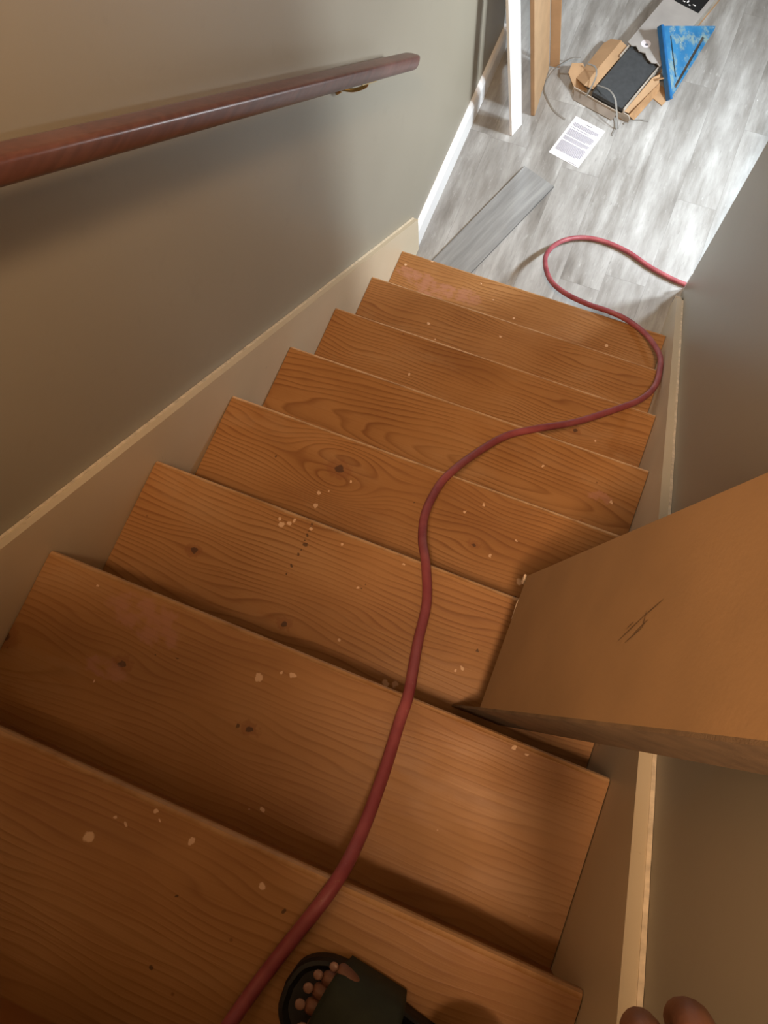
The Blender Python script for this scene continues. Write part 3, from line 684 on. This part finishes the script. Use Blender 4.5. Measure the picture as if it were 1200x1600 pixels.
TOES = [((0.655, -1.821), (0.684, -1.812), 0.0135), ((0.643, -1.800), (0.678, -1.796), 0.0105), ((0.645, -1.782), (0.680, -1.781), 0.0100), ((0.650, -1.766), (0.684, -1.768), 0.0095), ((0.663, -1.752), (0.690, -1.757), 0.0090)]
for i, (tp_, md, r) in enumerate(TOES):
    a, b = f'toe{i}a', f'toe{i}b'
    N[a] = ((md[0], md[1], Z8 + 0.050), r * 0.95); N[b] = ((tp_[0] + 0.004, tp_[1], Z8 + 0.044), r)
    CH.append(['ballr', a, b]); nails.append((tp_[0] + 0.001, tp_[1], Z8 + 0.044 + r * 0.88, r))
    a, b = f'ltoe{i}a', f'ltoe{i}b'; k = (i - 2) * 0.018
    N[a] = ((0.332 - k, -1.938, Z9 + 0.046), r * 0.95); N[b] = ((0.328 - k * 1.1, -1.908 - abs(i) * 0.004, Z9 + 0.042), r); CH.append(['balll', a, b])
# right hand hanging relaxed beside the wall: thumb from the side of the palm, four curled fingers
FR = [((0.801, -1.600, 2.168), (0.789, -1.570, 2.138), (0.787, -1.554, 2.108), (0.791, -1.556, 2.085)),
      ((0.815, -1.590, 2.160), (0.809, -1.558, 2.126), (0.807, -1.544, 2.094), (0.811, -1.550, 2.068)),
      ((0.831, -1.593, 2.158), (0.829, -1.563, 2.122), (0.827, -1.550, 2.092), (0.829, -1.556, 2.068)),
      ((0.847, -1.602, 2.164), (0.849, -1.578, 2.134), (0.848, -1.566, 2.110), (0.848, -1.570, 2.092))]
for i, f4 in enumerate(FR):
    ks = [f'fr{i}{j}' for j in range(4)]
    for k_, p_, r in zip(ks, f4, (0.0105, 0.0098, 0.0088, 0.0078)): N[k_] = (p_, r * (0.88 if i == 3 else 1))
    CH.append(['kr'] + ks)
for k_, p_, r in (('tr0', (0.805, -1.625, 2.212), 0.013), ('tr1', (0.785, -1.599, 2.180), 0.0115), ('tr2', (0.779, -1.577, 2.154), 0.010)): N[k_] = (p_, r)
CH.append(['pr', 'tr0', 'tr1', 'tr2'])
for i in range(4):
    z_ = 2.590 - i * 0.020; ks = [f'fl{i}{j}' for j in range(3)]
    for k_, p_, r in zip(ks, ((0.590, -1.585, z_), (0.620, -1.572, z_), (0.640, -1.590, z_)), (0.010, 0.0092, 0.008)): N[k_] = (p_, r)
    CH.append(['kl'] + ks)
for k_, p_, r in (('tl0', (0.545, -1.635, 2.592), 0.012), ('tl1', (0.572, -1.612, 2.612), 0.011), ('tl2', (0.600, -1.602, 2.620), 0.0095)): N[k_] = (p_, r)
CH.append(['pl', 'tl0', 'tl1', 'tl2'])
body = skinned('person', N, CH, SKIN, None)
tag(body, 'person in black trousers and open-toed slide sandals standing on the top visible tread', 'person')
cl = lambda keys, add: {k: (N[k][0], (N[k][1] if not isinstance(N[k][1], tuple) else N[k][1][0]) + add) for k in keys}
T = cl(['pelvis', 'hr', 'knr', 'calr', 'hl', 'knl', 'call', 'waist'], 0.014)
T['waist'] = ((0.62, -1.84, 2.46), 0.142)
T['cuffr'] = ((0.826, -1.785, 1.585), 0.050); T['cuffr2'] = ((0.826, -1.768, 1.548), 0.052); T['cuffl'] = ((0.365, -2.055, 1.78), 0.046)
tr = skinned('trousers', T, [['pelvis', 'waist'], ['pelvis', 'hr', 'knr', 'calr', 'cuffr', 'cuffr2'], ['pelvis', 'hl', 'knl', 'call', 'cuffl']], M_cloth, body)
T = cl(['waist', 'chest', 'collar', 'sr', 'sl'], 0.016)
T['low'] = ((0.62, -1.845, 2.34), 0.152); T['slr'] = ((0.835, -1.84, 2.66), 0.062); T['sll'] = ((0.33, -1.78, 2.68), 0.062)
skinned('shirt', T, [['low', 'waist', 'chest', 'collar'], ['collar', 'sr', 'slr'], ['collar', 'sl', 'sll']], M_shirt, body)
skinned('hair', {'a': ((0.62, -1.792, 3.03), 0.078), 'b': ((0.62, -1.782, 3.095), 0.088), 'c': ((0.62, -1.748, 3.14), 0.06)}, [['a', 'b', 'c']], M_hair, body, root=1)
for s in (-1, 1):
    bm = bmesh.new(); bmesh.ops.create_uvsphere(bm, u_segments=12, v_segments=8, radius=0.011, matrix=Matrix.Translation((0.62 + s*0.030, -1.688, 3.035)))
    link('eye', bm, plain('eye_white', (0.7, 0.68, 0.65), 0.2), body, smooth=True)
    bm = bmesh.new(); bmesh.ops.create_uvsphere(bm, u_segments=12, v_segments=8, radius=0.5, matrix=Matrix.Translation((0.62 + s*0.085, -1.755, 3.03)) @ Matrix.Diagonal((0.02, 0.035, 0.06, 1)))
    link('ear', bm, SKIN, body, smooth=True)
bm = bmesh.new(); bmesh.ops.create_uvsphere(bm, u_segments=14, v_segments=8, radius=0.5, matrix=Matrix.Translation((0.62, -1.698, 2.975)) @ Matrix.Diagonal((0.05, 0.02, 0.016, 1)))
link('mouth', bm, plain('lip', (0.20, 0.07, 0.06), 0.5), body, smooth=True)
for x, y, z_, r in nails:
    bm = bmesh.new(); bmesh.ops.create_uvsphere(bm, u_segments=12, v_segments=6, radius=1, matrix=Matrix.Translation((x, y, z_)) @ Matrix.Diagonal((r*0.60, r*0.58, r*0.16, 1)))
    link('toenail', bm, NAIL, body, smooth=True)
# slide sandals: contoured sole plus a wide strap over the instep
def sandal(cx, cy, z0, rot):
    pts = []
    prof = [(-0.134, 0.0), (-0.128, 0.026), (-0.108, 0.043), (-0.075, 0.050), (-0.035, 0.047), (0.01, 0.040), (0.06, 0.037), (0.100, 0.036), (0.124, 0.026), (0.134, 0.0)]
    prof2 = [(x, -w * (1.08 if x < 0 else 1.0)) for x, w in reversed(prof[1:-1])]
    cpts = [(x, w) for x, w in prof] + prof2
    cs = catmull([(x, y, 0) for x, y in cpts + cpts[:1]], 5)[:-1]
    bm = bmesh.new()
    rings = []
    for zz, k in ((0.0, 0.95), (0.004, 1.0), (0.024, 1.0), (0.032, 0.985), (0.034, 0.955), (0.029, 0.915)):
        rings.append([bm.verts.new((p.x * k, p.y * (k - (1-k)*1.5), zz)) for p in cs])
    for a, b in zip(rings, rings[1:]):
        m = len(a)
        for j in range(m): bm.faces.new((a[j], a[(j+1) % m], b[(j+1) % m], b[j]))
    bm.faces.new(rings[0]); bm.faces.new(list(reversed(rings[-1])))
    bmesh.ops.rotate(bm, verts=bm.verts, cent=(0, 0, 0), matrix=Matrix.Rotation(rot, 3, 'Z')); bmesh.ops.translate(bm, verts=bm.verts, vec=(cx, cy, z0))
    so = link('sandal_sole', bm, M_rubber, body)
    bm = bmesh.new(); rows = []
    for i, xx in enumerate((-0.092, -0.084, -0.058, -0.030, -0.010, -0.004)):
        row = []; hgt = 0.066 + i * 0.0085; wd = 0.056 - i * 0.0004
        for j in range(17):
            a = PI * j / 16; row.append(Vector((xx + 0.016 * (1 - math.sin(a)) * (0.8 if i < 3 else -0.2), math.cos(a) * wd, 0.008 + (hgt - 0.008) * math.sin(a) ** 0.62)))
        rows.append(row)
    for inner in (0, 1):
        V = [[bm.verts.new(p if not inner else Vector((p.x, p.y * 0.94, 0.008 + (p.z - 0.008) * 0.95))) for p in r] for r in rows]
        if inner: Vi = V
        else: Vo = V
        for r0, r1 in zip(V, V[1:]):
            for j in range(16): bm.faces.new((r0[j], r0[j+1], r1[j+1], r1[j]))
    for k in (0, -1):
        for j in range(16): bm.faces.new((Vo[k][j], Vo[k][j+1], Vi[k][j+1], Vi[k][j]))
    bmesh.ops.rotate(bm, verts=bm.verts, cent=(0, 0, 0), matrix=Matrix.Rotation(rot, 3, 'Z')); bmesh.ops.translate(bm, verts=bm.verts, vec=(cx, cy, z0))
    st_ = link('sandal_strap', bm, M_strap2, body, smooth=True)
sandal(0.752, -1.808, Z8 + 0.0006, -0.10)
sandal(0.345, -1.995, Z9 + 0.0006, -PI/2 - 0.12)
